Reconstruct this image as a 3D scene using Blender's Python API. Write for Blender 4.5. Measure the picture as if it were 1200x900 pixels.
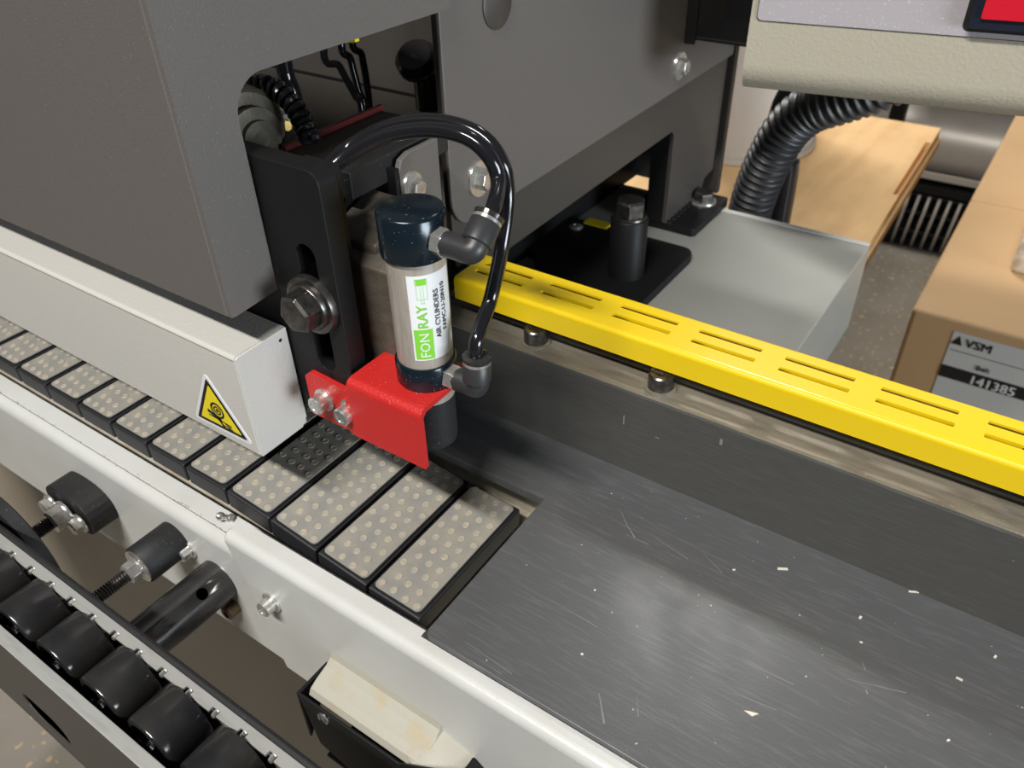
import bpy, bmesh, math, random
from mathutils import Vector, Matrix
from mathutils.geometry import tessellate_polygon
random.seed(7)
for o in list(bpy.data.objects): bpy.data.objects.remove(o)
S = bpy.context.scene
COL = S.collection
# ------------------------------------------------------------------ camera
# Working units: millimetres measured from the lens; floor is 1200 mm below it.
# world axes: X along the machine, Y across it (away from the operator), Z up.
H = 1200.0
ROT = ((0.82668934, 0.56224788, -0.02149534),
       (0.32587606, -0.50958914, -0.79631885),
       (-0.45868238, 0.65130349, -0.60449503))      # rows: image right, image down, forward
FPX = 944.46
def W(p): return Vector((p[0]*.001, p[1]*.001, (p[2]+H)*.001))
cam = bpy.data.cameras.new('camera'); camo = bpy.data.objects.new('camera', cam); COL.objects.link(camo)
r_, d_, f_ = [Vector(v) for v in ROT]
M = Matrix((r_, -d_, -f_)).transposed().to_4x4(); M.translation = Vector((0, 0, H*.001))
camo.matrix_world = M
cam.sensor_width = 36; cam.lens = FPX*36/1200; cam.clip_start = .01; cam.clip_end = 60
cam.dof.use_dof = True; cam.dof.focus_distance = .36; cam.dof.aperture_fstop = 17
S.camera = camo
def PX(u, v, x=None, y=None, z=None):
    """point where the ray of photo pixel (u,v) meets the given plane"""
    a, b = (u-600)/FPX, (v-450)/FPX
    d = Vector([a*ROT[0][i]+b*ROT[1][i]+ROT[2][i] for i in range(3)])
    k = x/d.x if x is not None else (y/d.y if y is not None else z/d.z)
    return d*k
# ------------------------------------------------------------------ world, lamps, exposure
wd = bpy.data.worlds.new('world'); S.world = wd; wd.use_nodes = True
wd.node_tree.nodes['Background'].inputs[0].default_value = (.82, .9, 1, 1)
wd.node_tree.nodes['Background'].inputs[1].default_value = .06
def area(name, loc, target, sx, sy, power, color):
    l = bpy.data.lights.new(name, 'AREA'); l.shape = 'RECTANGLE'; l.size = sx; l.size_y = sy; l.energy = power; l.color = color
    o = bpy.data.objects.new(name, l); COL.objects.link(o)
    o.location = W(loc); dr = (W(target)-W(loc)).normalized()
    z = -dr; x = Vector((1, 0, 0)); x = (x-z*x.dot(z)).normalized(); y = z.cross(x)
    o.matrix_world = Matrix((x, y, z)).transposed().to_4x4(); o.matrix_world.translation = W(loc)
    return o
area('ceiling_lamp_front_offscreen', (-150, -1250, 2000), (-200, 200, -300), 1.2, .13, 92, (1, .972, .925))
area('window_right_offscreen', (3400, -200, -60), (-200, 200, -250), 1.6, .9, 112, (.84, .93, 1))
area('ceiling_lamp_back_offscreen', (-1400, 2500, 2300), (-300, 1400, -600), 1.8, .3, 100, (1, .98, .95))
S.view_settings.view_transform = 'Standard'; S.view_settings.look = 'None'
S.view_settings.gamma = 1; S.view_settings.exposure = 0; S.view_settings.use_curve_mapping = False

# ------------------------------------------------------------------ materials
def mat(name, color, rough=.5, metal=0, bump=None, var=None, speck=None, coat=0, streak=None, spec=None, scuff=None):
    m = bpy.data.materials.new(name); m.use_nodes = True
    nt = m.node_tree; N = nt.nodes; L = nt.links; b = N['Principled BSDF']
    b.inputs['Roughness'].default_value = rough; b.inputs['Metallic'].default_value = metal
    if coat: b.inputs['Coat Weight'].default_value = coat; b.inputs['Coat Roughness'].default_value = .15
    if spec is not None: b.inputs['Specular IOR Level'].default_value = spec
    tc = N.new('ShaderNodeTexCoord'); co = tc.outputs['Object']
    rgb = N.new('ShaderNodeRGB'); rgb.outputs[0].default_value = (*color, 1); cur = rgb.outputs[0]
    def noise(scale, detail=3, stretch=None):
        n = N.new('ShaderNodeTexNoise'); n.inputs['Scale'].default_value = scale; n.inputs['Detail'].default_value = detail
        if stretch:
            mp = N.new('ShaderNodeMapping'); mp.inputs['Scale'].default_value = stretch; L.new(co, mp.inputs[0]); L.new(mp.outputs[0], n.inputs['Vector'])
        else: L.new(co, n.inputs['Vector'])
        return n.outputs[0]
    def ramp(src, lo, hi):
        q = N.new('ShaderNodeMapRange'); q.inputs[1].default_value = lo; q.inputs[2].default_value = hi; L.new(src, q.inputs[0]); return q.outputs[0]
    def mix(fac, c2):
        nonlocal cur
        x = N.new('ShaderNodeMix'); x.data_type = 'RGBA'; L.new(fac, x.inputs[0]); L.new(cur, x.inputs[6]); x.inputs[7].default_value = (*c2, 1); cur = x.outputs[2]
    if var: mix(ramp(noise(var[0]), .35, .7), var[1])
    if streak: mix(ramp(noise(streak[0], 2, streak[2]), streak[3], streak[4]), streak[1])
    if speck: mix(ramp(noise(speck[0], 1), speck[2], speck[2]+.03), speck[1])
    if scuff:
        n = noise(scuff[0], 5); L.new(ramp(n, .3, .75), (q := N.new('ShaderNodeMapRange')).inputs[0]); q.inputs[3].default_value = scuff[1]; q.inputs[4].default_value = scuff[2]; L.new(q.outputs[0], b.inputs['Roughness'])
    L.new(cur, b.inputs['Base Color'])
    if bump:
        bn = N.new('ShaderNodeBump'); bn.inputs['Strength'].default_value = bump[1]; bn.inputs['Distance'].default_value = .0006
        L.new(noise(bump[0], 2), bn.inputs['Height']); L.new(bn.outputs[0], b.inputs['Normal'])
    return m
MT = {}
MT['charcoal'] = mat('charcoal_powder_coat', (.135, .122, .113), .45, bump=(1300, .22), speck=(1500, (.25, .25, .25), .74))
MT['charcoal_dark'] = mat('charcoal_smooth', (.06, .053, .047), .45, bump=(1200, .12))
MT['grey_paint'] = mat('light_grey_powder_coat', (.60, .58, .535), .38, bump=(700, .28), speck=(700, (.5, .43, .3), .78))
MT['white_paint'] = mat('off_white_paint', (.635, .64, .62), .32, bump=(600, .18), var=(22, (.59, .585, .55)))
MT['dusty_paint'] = mat('dusty_off_white', (.55, .52, .45), .6, var=(60, (.42, .36, .25)))
MT['tan_paint'] = mat('beige_cabinet_paint', (.43, .365, .285), .5, var=(9, (.38, .315, .245)))
MT['bed_paint'] = mat('bed_grey_paint', (.31, .315, .29), .35, var=(14, (.29, .29, .265)))
MT['black_paint'] = mat('black_satin_paint', (.009, .009, .0095), .5, bump=(900, .1), spec=.25)
MT['black_rubber'] = mat('black_rubber', (.013, .013, .014), .6, bump=(1500, .2), speck=(1100, (.18, .17, .15), .73))
MT['black_plastic'] = mat('black_glossy_plastic', (.016, .016, .018), .2, scuff=(60, .12, .3), var=(50, (.035, .033, .03)))
MT['hose'] = mat('black_hose', (.01, .01, .012), .14)
MT['fitting'] = mat('fitting_black_plastic', (.03, .03, .032), .4, bump=(1500, .1))
MT['pad_top'] = mat('pad_grey_plate', (.27, .265, .25), .5, var=(90, (.36, .33, .27)))
MT['pad_dot'] = mat('pad_dot_beige', (.46, .41, .32), .6, var=(400, (.36, .33, .28)))
MT['pad_body'] = mat('pad_black_rubber', (.02, .02, .022), .5, bump=(900, .15), speck=(1500, (.15, .14, .12), .74))
MT['table'] = mat('dark_table_plate', (.085, .087, .09), .36, streak=(70, (.125, .127, .13), (1, 12, 1), .5, .85), speck=(420, (.4, .4, .38), .80), scuff=(45, .3, .44), bump=(1600, .08))
MT['fence'] = mat('dark_fence_steel', (.07, .069, .065), .42, streak=(180, (.09, .089, .083), (.4, 1, 6), .45, .8), speck=(420, (.3, .3, .28), .79))
MT['fence_top'] = mat('ground_steel_dusty', (.30, .275, .225), .4, .4, streak=(50, (.17, .15, .12), (1, 6, 1), .45, .9), speck=(900, (.5, .42, .3), .72))
MT['yellow'] = mat('yellow_gloss_paint', (.87, .61, .006), .3, bump=(300, .05), coat=.2)
MT['red'] = mat('red_powder_coat', (.56, .022, .02), .36, bump=(1100, .45), speck=(900, (.8, .25, .2), .74))
MT['steel'] = mat('zinc_steel', (.74, .73, .69), .24, .8, bump=(500, .06), var=(300, (.55, .53, .5)))
MT['dark_steel'] = mat('black_oxide_steel', (.17, .16, .15), .3, .9, var=(260, (.08, .075, .07)))
MT['alu'] = mat('brushed_aluminium', (.66, .66, .63), .33, .55, streak=(60, (.52, .51, .48), (1, 6, 6), .5, .9))
MT['dull_metal'] = mat('dusty_grey_casting', (.15, .135, .11), .6, .3, var=(120, (.10, .085, .06)), bump=(500, .4))
MT['cap_blue'] = mat('blue_black_anodised', (.007, .014, .021), .2, .2, speck=(1400, (.3, .33, .35), .735))
MT['tube_steel'] = mat('satin_stainless_tube', (.56, .51, .45), .36, .45, streak=(200, (.48, .43, .37), (6, 6, .5), .4, .7))
MT['label'] = mat('white_label', (.80, .80, .81), .35)
MT['label_grey'] = mat('grey_label_paper', (.58, .58, .56), .5)
MT['green'] = mat('label_green', (.22, .62, .05), .4)
MT['green_pale'] = mat('label_green_pale', (.45, .75, .38), .4)
MT['ink'] = mat('black_ink', (.012, .012, .012), .5)
MT['sign_yellow'] = mat('sign_yellow', (.87, .70, .02), .4)
MT['cardboard'] = mat('cardboard', (.55, .355, .18), .75, var=(6, (.5, .315, .155)), bump=(200, .1))
MT['plywood'] = mat('plywood', (.80, .52, .25), .6, streak=(8, (.68, .42, .19), (4, 1, 1), .4, .75))
MT['beige_panel'] = mat('beige_panel_paint', (.44, .405, .325), .42, bump=(480, .5))
MT['keypad'] = mat('grey_violet_film', (.42, .39, .42), .42, speck=(900, (.6, .58, .6), .68))
MT['red_plastic'] = mat('red_translucent_plastic', (.62, .012, .03), .25)
MT['blue_black'] = mat('navy_frame', (.012, .016, .03), .3)
MT['galv'] = mat('galvanised_sheet', (.50, .46, .41), .42, .25, var=(5, (.42, .38, .34)))
MT['concrete'] = mat('concrete_floor', (.23, .205, .17), .55, var=(4, (.15, .125, .085)), speck=(70, (.42, .32, .17), .66))
MT['dark_wood'] = mat('dark_timber', (.09, .07, .05), .8)
MT['wall'] = mat('workshop_wall_paint', (.16, .155, .15), .8, var=(1.5, (.12, .115, .11)))
MT['plastic_wrap'] = mat('bubble_wrap', (.46, .37, .28), .22, bump=(90, 1.0), var=(70, (.70, .64, .56)))
MT['brass'] = mat('brass', (.65, .45, .14), .35, .9)
MT['scratch'] = mat('pale_scratch', (.22, .22, .215), .6)
MT['rust'] = mat('rusty_dark_steel', (.25, .17, .1), .5, .5, var=(400, (.1, .07, .05)))
MT['maroon'] = mat('maroon_strip', (.10, .012, .012), .4)
MT['chip'] = mat('pale_wood_chip', (.74, .67, .56), .7)
MT['stain'] = mat('cream_dusty_paint', (.44, .42, .355), .5, streak=(55, (.46, .36, .2), (1, 1, 1), .56, .85), bump=(500, .2))

# ------------------------------------------------------------------ mesh helpers
class MB:
    def __init__(s): s.v = []; s.f = []; s.sm = []
    def add(s, vs, fs, smooth=False):
        n = len(s.v); s.v += [Vector(v) for v in vs]; s.f += [[i+n for i in f] for f in fs]; s.sm += [smooth]*len(fs); return s
    def box(s, x0, x1, y0, y1, z0, z1):
        return s.add([(x, y, z) for z in (z0, z1) for y in (y0, y1) for x in (x0, x1)],
                     [(0, 2, 3, 1), (4, 5, 7, 6), (0, 1, 5, 4), (2, 6, 7, 3), (0, 4, 6, 2), (1, 3, 7, 5)])
    def prism(s, outer, axis, a0, a1, holes=()):
        """2-D outline (the two other axes in x,y,z order) swept along axis, with holes"""
        def P(p, a):
            q = list(p); q.insert(axis, a); return q
        loops = [list(outer)]+[list(h) for h in holes]
        flat = [p for l in loops for p in l]; n = len(flat)
        tri = tessellate_polygon([[Vector((p[0], p[1], 0)) for p in l] for l in loops]) if (len(loops) > 1 or len(outer) > 4) else None
        fs = [tuple(t) for t in tri] if tri else [tuple(range(n))]
        vs = [P(p, a0) for p in flat]+[P(p, a1) for p in flat]
        F = [tuple(reversed(t)) for t in fs]+[tuple(i+n for i in t) for t in fs]
        k = 0
        for l in loops:
            m = len(l)
            for i in range(m): j = (i+1) % m; F.append((k+i, k+j, k+j+n, k+i+n))
            k += m
        return s.add(vs, F)
    def lathe(s, prof, org, axis, seg=24, smooth=True, hexa=False, phase=0):
        """profile of (radius, height) turned round axis through org"""
        a = Vector(axis).normalized(); t = Vector((0, 0, 1)) if abs(a.z) < .9 else Vector((1, 0, 0))
        u = a.cross(t).normalized(); w = a.cross(u); org = Vector(org)
        if hexa: seg = 6
        vs = []; F = []
        for (r, h) in prof:
            for i in range(seg):
                th = 2*math.pi*i/seg+phase; vs.append(org+a*h+u*(r*math.cos(th))+w*(r*math.sin(th)))
        for k in range(len(prof)-1):
            for i in range(seg): j = (i+1) % seg; F.append((k*seg+i, k*seg+j, (k+1)*seg+j, (k+1)*seg+i))
        n0 = len(s.f); s.add(vs, F, smooth and not hexa)
        caps = []
        if prof[0][0] > 1e-4: caps.append(tuple(reversed(range(seg))))
        if prof[-1][0] > 1e-4: caps.append(tuple(range((len(prof)-1)*seg, len(prof)*seg)))
        n = len(s.v)-len(vs)
        for c in caps: s.f.append([i+n for i in c]); s.sm.append(False)
        return s
    def sweep(s, pts, rad, seg=14, smooth=True):
        pts = [Vector(p) for p in pts]; n = len(pts); R = rad if isinstance(rad, (list, tuple)) else [rad]*n
        T = [(pts[min(i+1, n-1)]-pts[max(i-1, 0)]).normalized() for i in range(n)]
        u = T[0].orthogonal().normalized(); vs = []
        for i in range(n):
            u = (u-T[i]*u.dot(T[i])).normalized(); w = T[i].cross(u)
            for k in range(seg):
                th = 2*math.pi*k/seg; vs.append(pts[i]+u*(R[i]*math.cos(th))+w*(R[i]*math.sin(th)))
        F = [(i*seg+k, i*seg+(k+1) % seg, (i+1)*seg+(k+1) % seg, (i+1)*seg+k) for i in range(n-1) for k in range(seg)]
        s.add(vs, F, smooth)
        m = len(s.v)-len(vs)
        s.f.append([m+k for k in reversed(range(seg))]); s.f.append([m+(n-1)*seg+k for k in range(seg)]); s.sm += [False, False]
        return s
    def build(s, name, m, parent=None, bevel=0, seg=2, org=None):
        me = bpy.data.meshes.new(name); o = bpy.data.objects.new(name, me); COL.objects.link(o)
        if parent is not None: base = ORG[parent.name]
        elif org is not None: base = Vector(org)
        else:
            lo = [min(v[i] for v in s.v) for i in range(3)]; hi = [max(v[i] for v in s.v) for i in range(3)]
            base = Vector(((lo[0]+hi[0])/2, (lo[1]+hi[1])/2, lo[2]))
        ORG[o.name] = base
        me.from_pydata([tuple((v-base)*.001) for v in s.v], [], s.f)
        me.polygons.foreach_set('use_smooth', s.sm)
        bm = bmesh.new(); bm.from_mesh(me); bmesh.ops.recalc_face_normals(bm, faces=bm.faces)
        if any(s.sm):
            for e in bm.edges:
                if len(e.link_faces) == 2 and e.calc_face_angle(0) > .7: e.smooth = False
        bm.to_mesh(me); bm.free()
        me.materials.append(MT[m])
        if parent is not None: o.parent = parent
        else: o.location = W(base)
        if bevel:
            b = o.modifiers.new('bevel', 'BEVEL'); b.width = bevel*.001; b.segments = seg; b.limit_method = 'ANGLE'; b.angle_limit = .7; b.harden_normals = False
        return o
ORG = {}
def thing(name, label, cat, loc, group=None):
    o = bpy.data.objects.new(name, None); COL.objects.link(o); o.location = W(loc); o.empty_display_size = .01
    ORG[o.name] = Vector(loc); return tag(o, label, cat, group)
def tag(o, label=None, cat=None, group=None, kind=None):
    if label: o['label'] = label
    if cat: o['category'] = cat
    if group: o['group'] = group
    if kind: o['kind'] = kind
    return o
def smooth_path(P, n=8):
    P = [Vector(p) for p in P]; Q = [P[0]*2-P[1]]+P+[P[-1]*2-P[-2]]; out = []
    for i in range(1, len(Q)-2):
        for k in range(n):
            t = k/n; a, b, c, d = Q[i-1], Q[i], Q[i+1], Q[i+2]
            out.append(.5*((2*b)+(c-a)*t+(2*a-5*b+4*c-d)*t*t+(3*b-a-3*c+d)*t*t*t))
    return out+[P[-1]]
def rrect(x0, x1, y0, y1, r, n=5, corners=(1, 1, 1, 1)):
    """rounded rectangle; corners in order (x1,y1) (x0,y1) (x0,y0) (x1,y0)"""
    out = []
    for q, (cx, cy, a0) in enumerate(((x1, y1, 0), (x0, y1, 90), (x0, y0, 180), (x1, y0, 270))):
        if not corners[q]: out.append((cx, cy)); continue
        ox = cx-r if cx == x1 else cx+r; oy = cy-r if cy == y1 else cy+r
        for k in range(n+1):
            a = math.radians(a0+90*k/n); out.append((ox+r*math.cos(a), oy+r*math.sin(a)))
    return out
def circle(x, y, r, n=20): return [(x+r*math.cos(2*math.pi*i/n), y+r*math.sin(2*math.pi*i/n)) for i in range(n)]
def socket_bolt(parent, pos, d, hd=8.5, hh=6, wd_=11, m='steel', wm='steel', name='socket_bolt'):
    """cap screw: washer against the surface at pos, head pointing along d"""
    d = Vector(d).normalized(); pos = Vector(pos)
    r = hd/2; t = 1.2
    b = MB().lathe([(r, t), (r, t+hh-.7), (r-.7, t+hh), (r*.58, t+hh)], pos, d, 20)
    b.f.pop(); b.sm.pop()     # open top, the hexagon socket closes it
    b.lathe([(r*.58, t+hh), (r*.58, t+hh-2)], pos, d, 20); b.f.pop(); b.f.pop(); b.sm.pop(); b.sm.pop()
    o = b.build(name, m, parent)
    k = MB().lathe([(r*.64, t+hh-.35), (r*.56, t+hh-.5), (r*.5, t+hh-3.4), (.01, t+hh-3.6)], pos, d, 6, smooth=False)
    k.f = k.f[:-1] if len(k.f[-1]) == 6 else k.f; k.sm = k.sm[:len(k.f)]
    k.build('hex_socket', m, o)
    MB().lathe([(wd_/2, 0), (wd_/2, t), (r*.9, t)], pos, d, 20).build('washer', wm, o)
    return o
def hex_bolt(parent, pos, d, af=13, hh=6, wd_=18, m='steel', wm='steel', phase=0, washer_t=2, name='hex_bolt'):
    d = Vector(d).normalized(); pos = Vector(pos); r = af/math.sqrt(3)
    o = MB().lathe([(r, washer_t), (r, washer_t+hh*.85), (r*.86, washer_t+hh)], pos, d, hexa=True, phase=phase).build(name, m, parent, bevel=.25)
    MB().lathe([(wd_/2, 0), (wd_/2, washer_t*.6), (wd_/2-.4, washer_t), (r*.8, washer_t)], pos, d, 24).build('washer', wm, o)
    return o
def text_mb(body, size, fn, bold=.0, align='LEFT', sub=0, fat=0):
    """lettering as mesh; fn maps flat (x,y) millimetres to a point"""
    c = bpy.data.curves.new('t', 'FONT'); c.body = body; c.size = size; c.align_x = align; c.offset = bold; c.resolution_u = 2
    o = bpy.data.objects.new('t', c); COL.objects.link(o); dg = bpy.context.evaluated_depsgraph_get(); dg.update()
    me = bpy.data.meshes.new_from_object(o.evaluated_get(dg))
    bm = bmesh.new(); bm.from_mesh(me); bmesh.ops.triangulate(bm, faces=bm.faces)
    for _ in range(3 if sub else 0): bmesh.ops.subdivide_edges(bm, edges=[e for e in bm.edges if e.calc_length() > sub], cuts=1); bmesh.ops.triangulate(bm, faces=bm.faces)
    bm.to_mesh(me); bm.free()
    b = MB().add([fn(v.co.x, v.co.y) for v in me.vertices], [list(p.vertices) for p in me.polygons])
    for k in range(1, 4 if fat else 1): b.add([fn(v.co.x+fat*k/3, v.co.y, k) for v in me.vertices], [list(p.vertices) for p in me.polygons])
    bpy.data.objects.remove(o); bpy.data.curves.remove(c); bpy.data.meshes.remove(me)
    return b

# ================================================================== the setting
f = MB().box(-4000, 5000, -2500, 4600, -1230, -1200).build('floor', 'concrete'); tag(f, 'grey concrete workshop floor with scattered wood dust', 'floor', kind='structure')
w = MB().box(-4000, 5000, 4600, 4700, -1200, 2400).build('wall_back', 'wall'); tag(w, 'dim grey workshop wall behind the machine', 'wall', kind='structure')

# ================================================================== machine body
cab = thing('machine_cabinet', 'beige painted machine cabinet below the off-white front rail', 'cabinet', (-100, 360, -1200))
MB().box(-1000, 700, 176, 560, -1200, -429.2).build('cabinet_body', 'tan_paint', cab, bevel=3)
MB().box(-1000, 700, 176, 326, -429.2, -402).build('upper_body', 'tan_paint', cab, bevel=1)
MB().box(-1000, 700, 170, 176, -436, -405.2).build('upper_lip', 'tan_paint', cab, bevel=1)

rail = thing('front_rail', 'off-white folded sheet metal rail in front of the track pads', 'rail', (-300, 150, -402))
def arc(cx, cy, r, a0, a1, n=6): return [(cx+r*math.cos(math.radians(a0+(a1-a0)*i/n)), cy+r*math.sin(math.radians(a0+(a1-a0)*i/n))) for i in range(n+1)]
prof = [(152.6, -317)]+arc(153.3, -324, 7, 100, 180)+[(146.3, -401), (172, -402), (172, -405), (148, -404), (149, -324), (152.6, -320)]
MB().prism(prof, 0, -1000, 420).build('folded_face', 'white_paint', rail, bevel=.5)
MB().prism([(153.2, -317.3), (164, -316.8), (164, -320), (153.2, -320)], 0, -1000, -160).build('inner_ledge', 'white_paint', rail, bevel=.4)
MB().prism([(153.2, -306.3), (318, -306.3), (318, -316), (153.2, -316)], 0, -149, 420).build('table_support', 'dusty_paint', rail)
MB().box(-1000, 420, 162, 164, -402, -320).build('back_web', 'dusty_paint', rail)
# chain trough below the pads
MB().prism([(164, -334), (266, -334), (266, -306), (270, -306), (270, -338), (164, -338)], 0, -1000, -150).build('chain_trough', 'dusty_paint', rail)
# small ball-headed grease nipple on the ledge
gn = PX(262, 605, z=-314)
MB().lathe([(2.6, 0), (2.6, 2), (1.5, 3), (1.5, 4.5), (2.3, 6), (2.3, 7.5), (1.2, 9)], (gn.x+3, gn.y+3, -317), (-.55, -.6, .5), 14).build('grease_nipple', 'steel', rail)
dust = MB()
for i in range(60):
    x = random.uniform(-520, -170); y = random.gauss(153, .5)
    dust.lathe([(random.uniform(.25, .7), 0), (.05, .35)], (x, y, -317.1), (0, 0, 1), 5)
tag(dust.build('seam_dust', 'stain', rail), kind='stuff')

# ------------------------------------------------------------------ track pads
def make_pad(label):
    t = thing('track_pad', label, 'track pad', (0, 0, -314), 'track pads of the chain conveyor')
    Lx, Ly = 32.2, 85
    MB().box(0, Lx, 0, Ly, -314, -301.6).build('pad_base', 'pad_body', t, bevel=.9)
    out = rrect(1.3, Lx-1.3, 1.3, Ly-1.3, 3, 4)
    rim = MB().prism(out, 2, -301.8, -300.6).build('rim_plate', 'pad_body', t)
    plate = MB().prism(rrect(1.9, Lx-1.9, 1.9, Ly-1.9, 2.6, 4), 2, -301, -300).build('top_plate', 'pad_top', t, bevel=.35)
    d = MB()
    for i in range(11):
        v = (.055+.089*i)*Ly
        for u in ((.16, .39, .62, .84) if i % 2 == 0 else (.27, .5, .73)):
            d.lathe([(2.0, 0), (2.0, .28), (1.75, .45), (1.55, .45), (1.4, .3)], (u*Lx+random.uniform(-.4, .4), v+random.uniform(-.5, .5)-2.4*(u-.5), -300.1), (0, 0, 1), 10)
    d.build('raised_dots', 'pad_dot', plate)
    return t
PAD_ALL = 'grey-topped black track pad with pale dots passing beneath the light grey beam'
bx = [-476+34.2*k for k in range(-3, 6)]+[-272, -238.7, -205.5, -172.5]
bz = [-300]*9+[-303, -307.5, -311.5, -313.5]
plabels = {8: 'track pad half in shadow between the beam end and the red bracket', 9: 'dotted track pad lying under the red bracket bolts, partly shaded',
           10: 'fully lit dotted track pad, second in the row from the dark table edge', 11: 'dotted track pad next to the left edge of the dark table'}
proto = make_pad(PAD_ALL)
def copy_tree(o, parent=None):
    c = o.copy(); COL.objects.link(c); c.parent = parent
    for ch in list(o.children): copy_tree(ch, c)
    return c
pads = [proto]+[copy_tree(proto) for _ in range(11)]
for i, p in enumerate(pads):
    x0, x1, z0, z1 = bx[i], bx[i+1], bz[i], bz[i+1]
    p['label'] = plabels.get(i, PAD_ALL)
    a = math.atan2(z0-z1, x1-x0); p.rotation_euler = (0, a, 0)
    p.location = W((x0+.6-14*math.sin(a), 165, z0-14))

# ------------------------------------------------------------------ table and fence
tb = MB().prism([(-300, 251), (-300, 296), (480, 296), (480, 152.5), (-155.5, 152.5), (-157.2, 153.3), (-158.5, 156), (-158.5, 251)], 2, -306, -300).build('infeed_table', 'table', bevel=.5)
tag(tb, 'scratched dark grey metal table plate with a notch for the track pads', 'table')
sc = MB()
for (u0, v0, u1, v1, wd_s) in ((726, 596, 735, 616, .35), (735, 616, 744, 630, .7), (733, 626, 760, 638, .3), (770, 632, 806, 655, .3), (824, 648, 846, 671, .25), (545, 752, 600, 790, .3), (560, 772, 588, 790, .25),
                               (850, 765, 930, 802, .3), (990, 795, 1062, 812, .35), (860, 812, 910, 832, .3), (702, 812, 708, 848, .8), (746, 815, 748, 840, .3), (1010, 775, 1014, 785, .4), (640, 700, 700, 735, .25)):
    a, b = PX(u0, v0, z=-299.98), PX(u1, v1, z=-299.98); n = (b-a).normalized(); n = Vector((-n.y, n.x, 0))*wd_s/2
    sc.add([a-n*.3, b-n, b+n, a+n*.3], [(0, 1, 2, 3)])
sc.build('scratch_marks', 'scratch', tb)
fn = thing('guide_fence', 'dark steel guide fence standing along the back of the table', 'fence', (100, 300, -300))
MB().box(-300, 480, 293, 318, -306, -248.2).build('fence_body', 'fence', fn, bevel=.6)
MB().box(-300, 480, 293.6, 318, -248.2, -247).build('ground_top_edge', 'fence_top', fn, bevel=.4)
MB().box(-300, 480, 312, 318, -247, -244).build('back_rib', 'fence', fn, bevel=.8)
for (u, v) in ((626, 402), (772, 456)):
    q = PX(u, v, z=-247); socket_bolt(fn, (q.x, q.y+1.5, -247), (0, 0, 1), 13, 8.2, 16.5, 'dark_steel', 'fence_top')
for k in (1, 2, 3): socket_bolt(fn, (-121.5+74.6*k, 300.5, -247), (0, 0, 1), 13, 8.2, 16.5, 'dark_steel', 'fence_top') if k > 2 else None

for (u, v, w_, h_) in ((731, 492, .35, 3), (770, 513, 1, .3), (845, 518, .7, 1.8)):
    q = PX(u, v, y=293); MB().box(q.x-w_, q.x+w_, 292.97, 293.1, q.z-h_, q.z+h_).build('scuff_mark', 'scratch', fn)
gd = thing('slotted_guard', 'long yellow slotted guard channel above the dark fence', 'guard', (100, 320, -244))
holes = []
for k in range(-0, 17):
    x = -245+43.4*k
    for y in (315.6, 325.2): holes.append(rrect(x, x+32, y-1.55, y+1.55, .5, 1))
MB().prism([(-251, 305.5), (-251, 332.5), (480, 332.5), (480, 305.5)], 2, -223.2, -222, holes).build('top_plate', 'yellow', gd)
skirt = [(305.5, -222)]+arc(305.5, -224.5, 2.5, 90, 180, 6)+[(303, -235.6), (304.8, -235.6), (304.8, -224.5), (305.5, -224)]
MB().prism(skirt, 0, -251, 480).build('front_skirt', 'yellow', gd)
bk = [(332.5, -222)]+arc(332.5, -224.5, 2.5, 90, 0, 6)+[(335, -240), (333.2, -240), (333.2, -224.5), (332.5, -224)]
MB().prism(bk, 0, -251, 480).build('rear_skirt', 'yellow', gd)
for x in (-230, 30, 300): MB().box(x, x+14, 312, 318, -244, -224).build('mounting_foot', 'black_paint', gd)

# wood chips lying on the table
for i, (u, v, L, wdt, a, pale) in enumerate(((917, 667, 6, 1.6, .5, 1), (1072, 694, 7, 1, .45, 1), (1008, 724, 2, 1.4, 1.3, 0), (1124, 796, 3.2, 1.2, -.1, 0), (1166, 770, 2, 1.2, 1.2, 0),
                                   (1009, 753, 1.5, .8, .2, 0), (682, 767, 1.3, 1.2, 0, 0), (860, 668, 1.6, .8, .5, 0), (697, 692, 1.2, .9, 1, 0), (880, 836, 7, 3.2, .2, 2), (1111, 868, 1.6, 1, .9, 0))):
    L *= .8; wdt *= .8; c = PX(u, v, z=-300); ca, sa = math.cos(a), math.sin(a)
    pts = [(-L/2, -wdt/2), (L/2, -wdt*.4), (L*.46, wdt/2), (-L*.48, wdt*.35)] if pale != 2 else [(-L/2, 0), (L*.1, -wdt/2), (L/2, wdt*.3), (0, wdt*.2)]
    o = MB().prism([(c.x+x*ca-y*sa, c.y+x*sa+y*ca) for x, y in pts], 2, -300.05, -299.5).build('wood_chip', 'chip')
    tag(o, (('flat pale wood splinter lying out on the dark table plate' if i == 0 else 'thin wood splinter lying at the foot of the dark fence') if pale == 1 else 'thin whitish shaving lying on the scratched table' if pale == 2 else 'tiny pale wood chip lying on the dark table plate'), 'wood chip', 'wood chips on the table')

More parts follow.
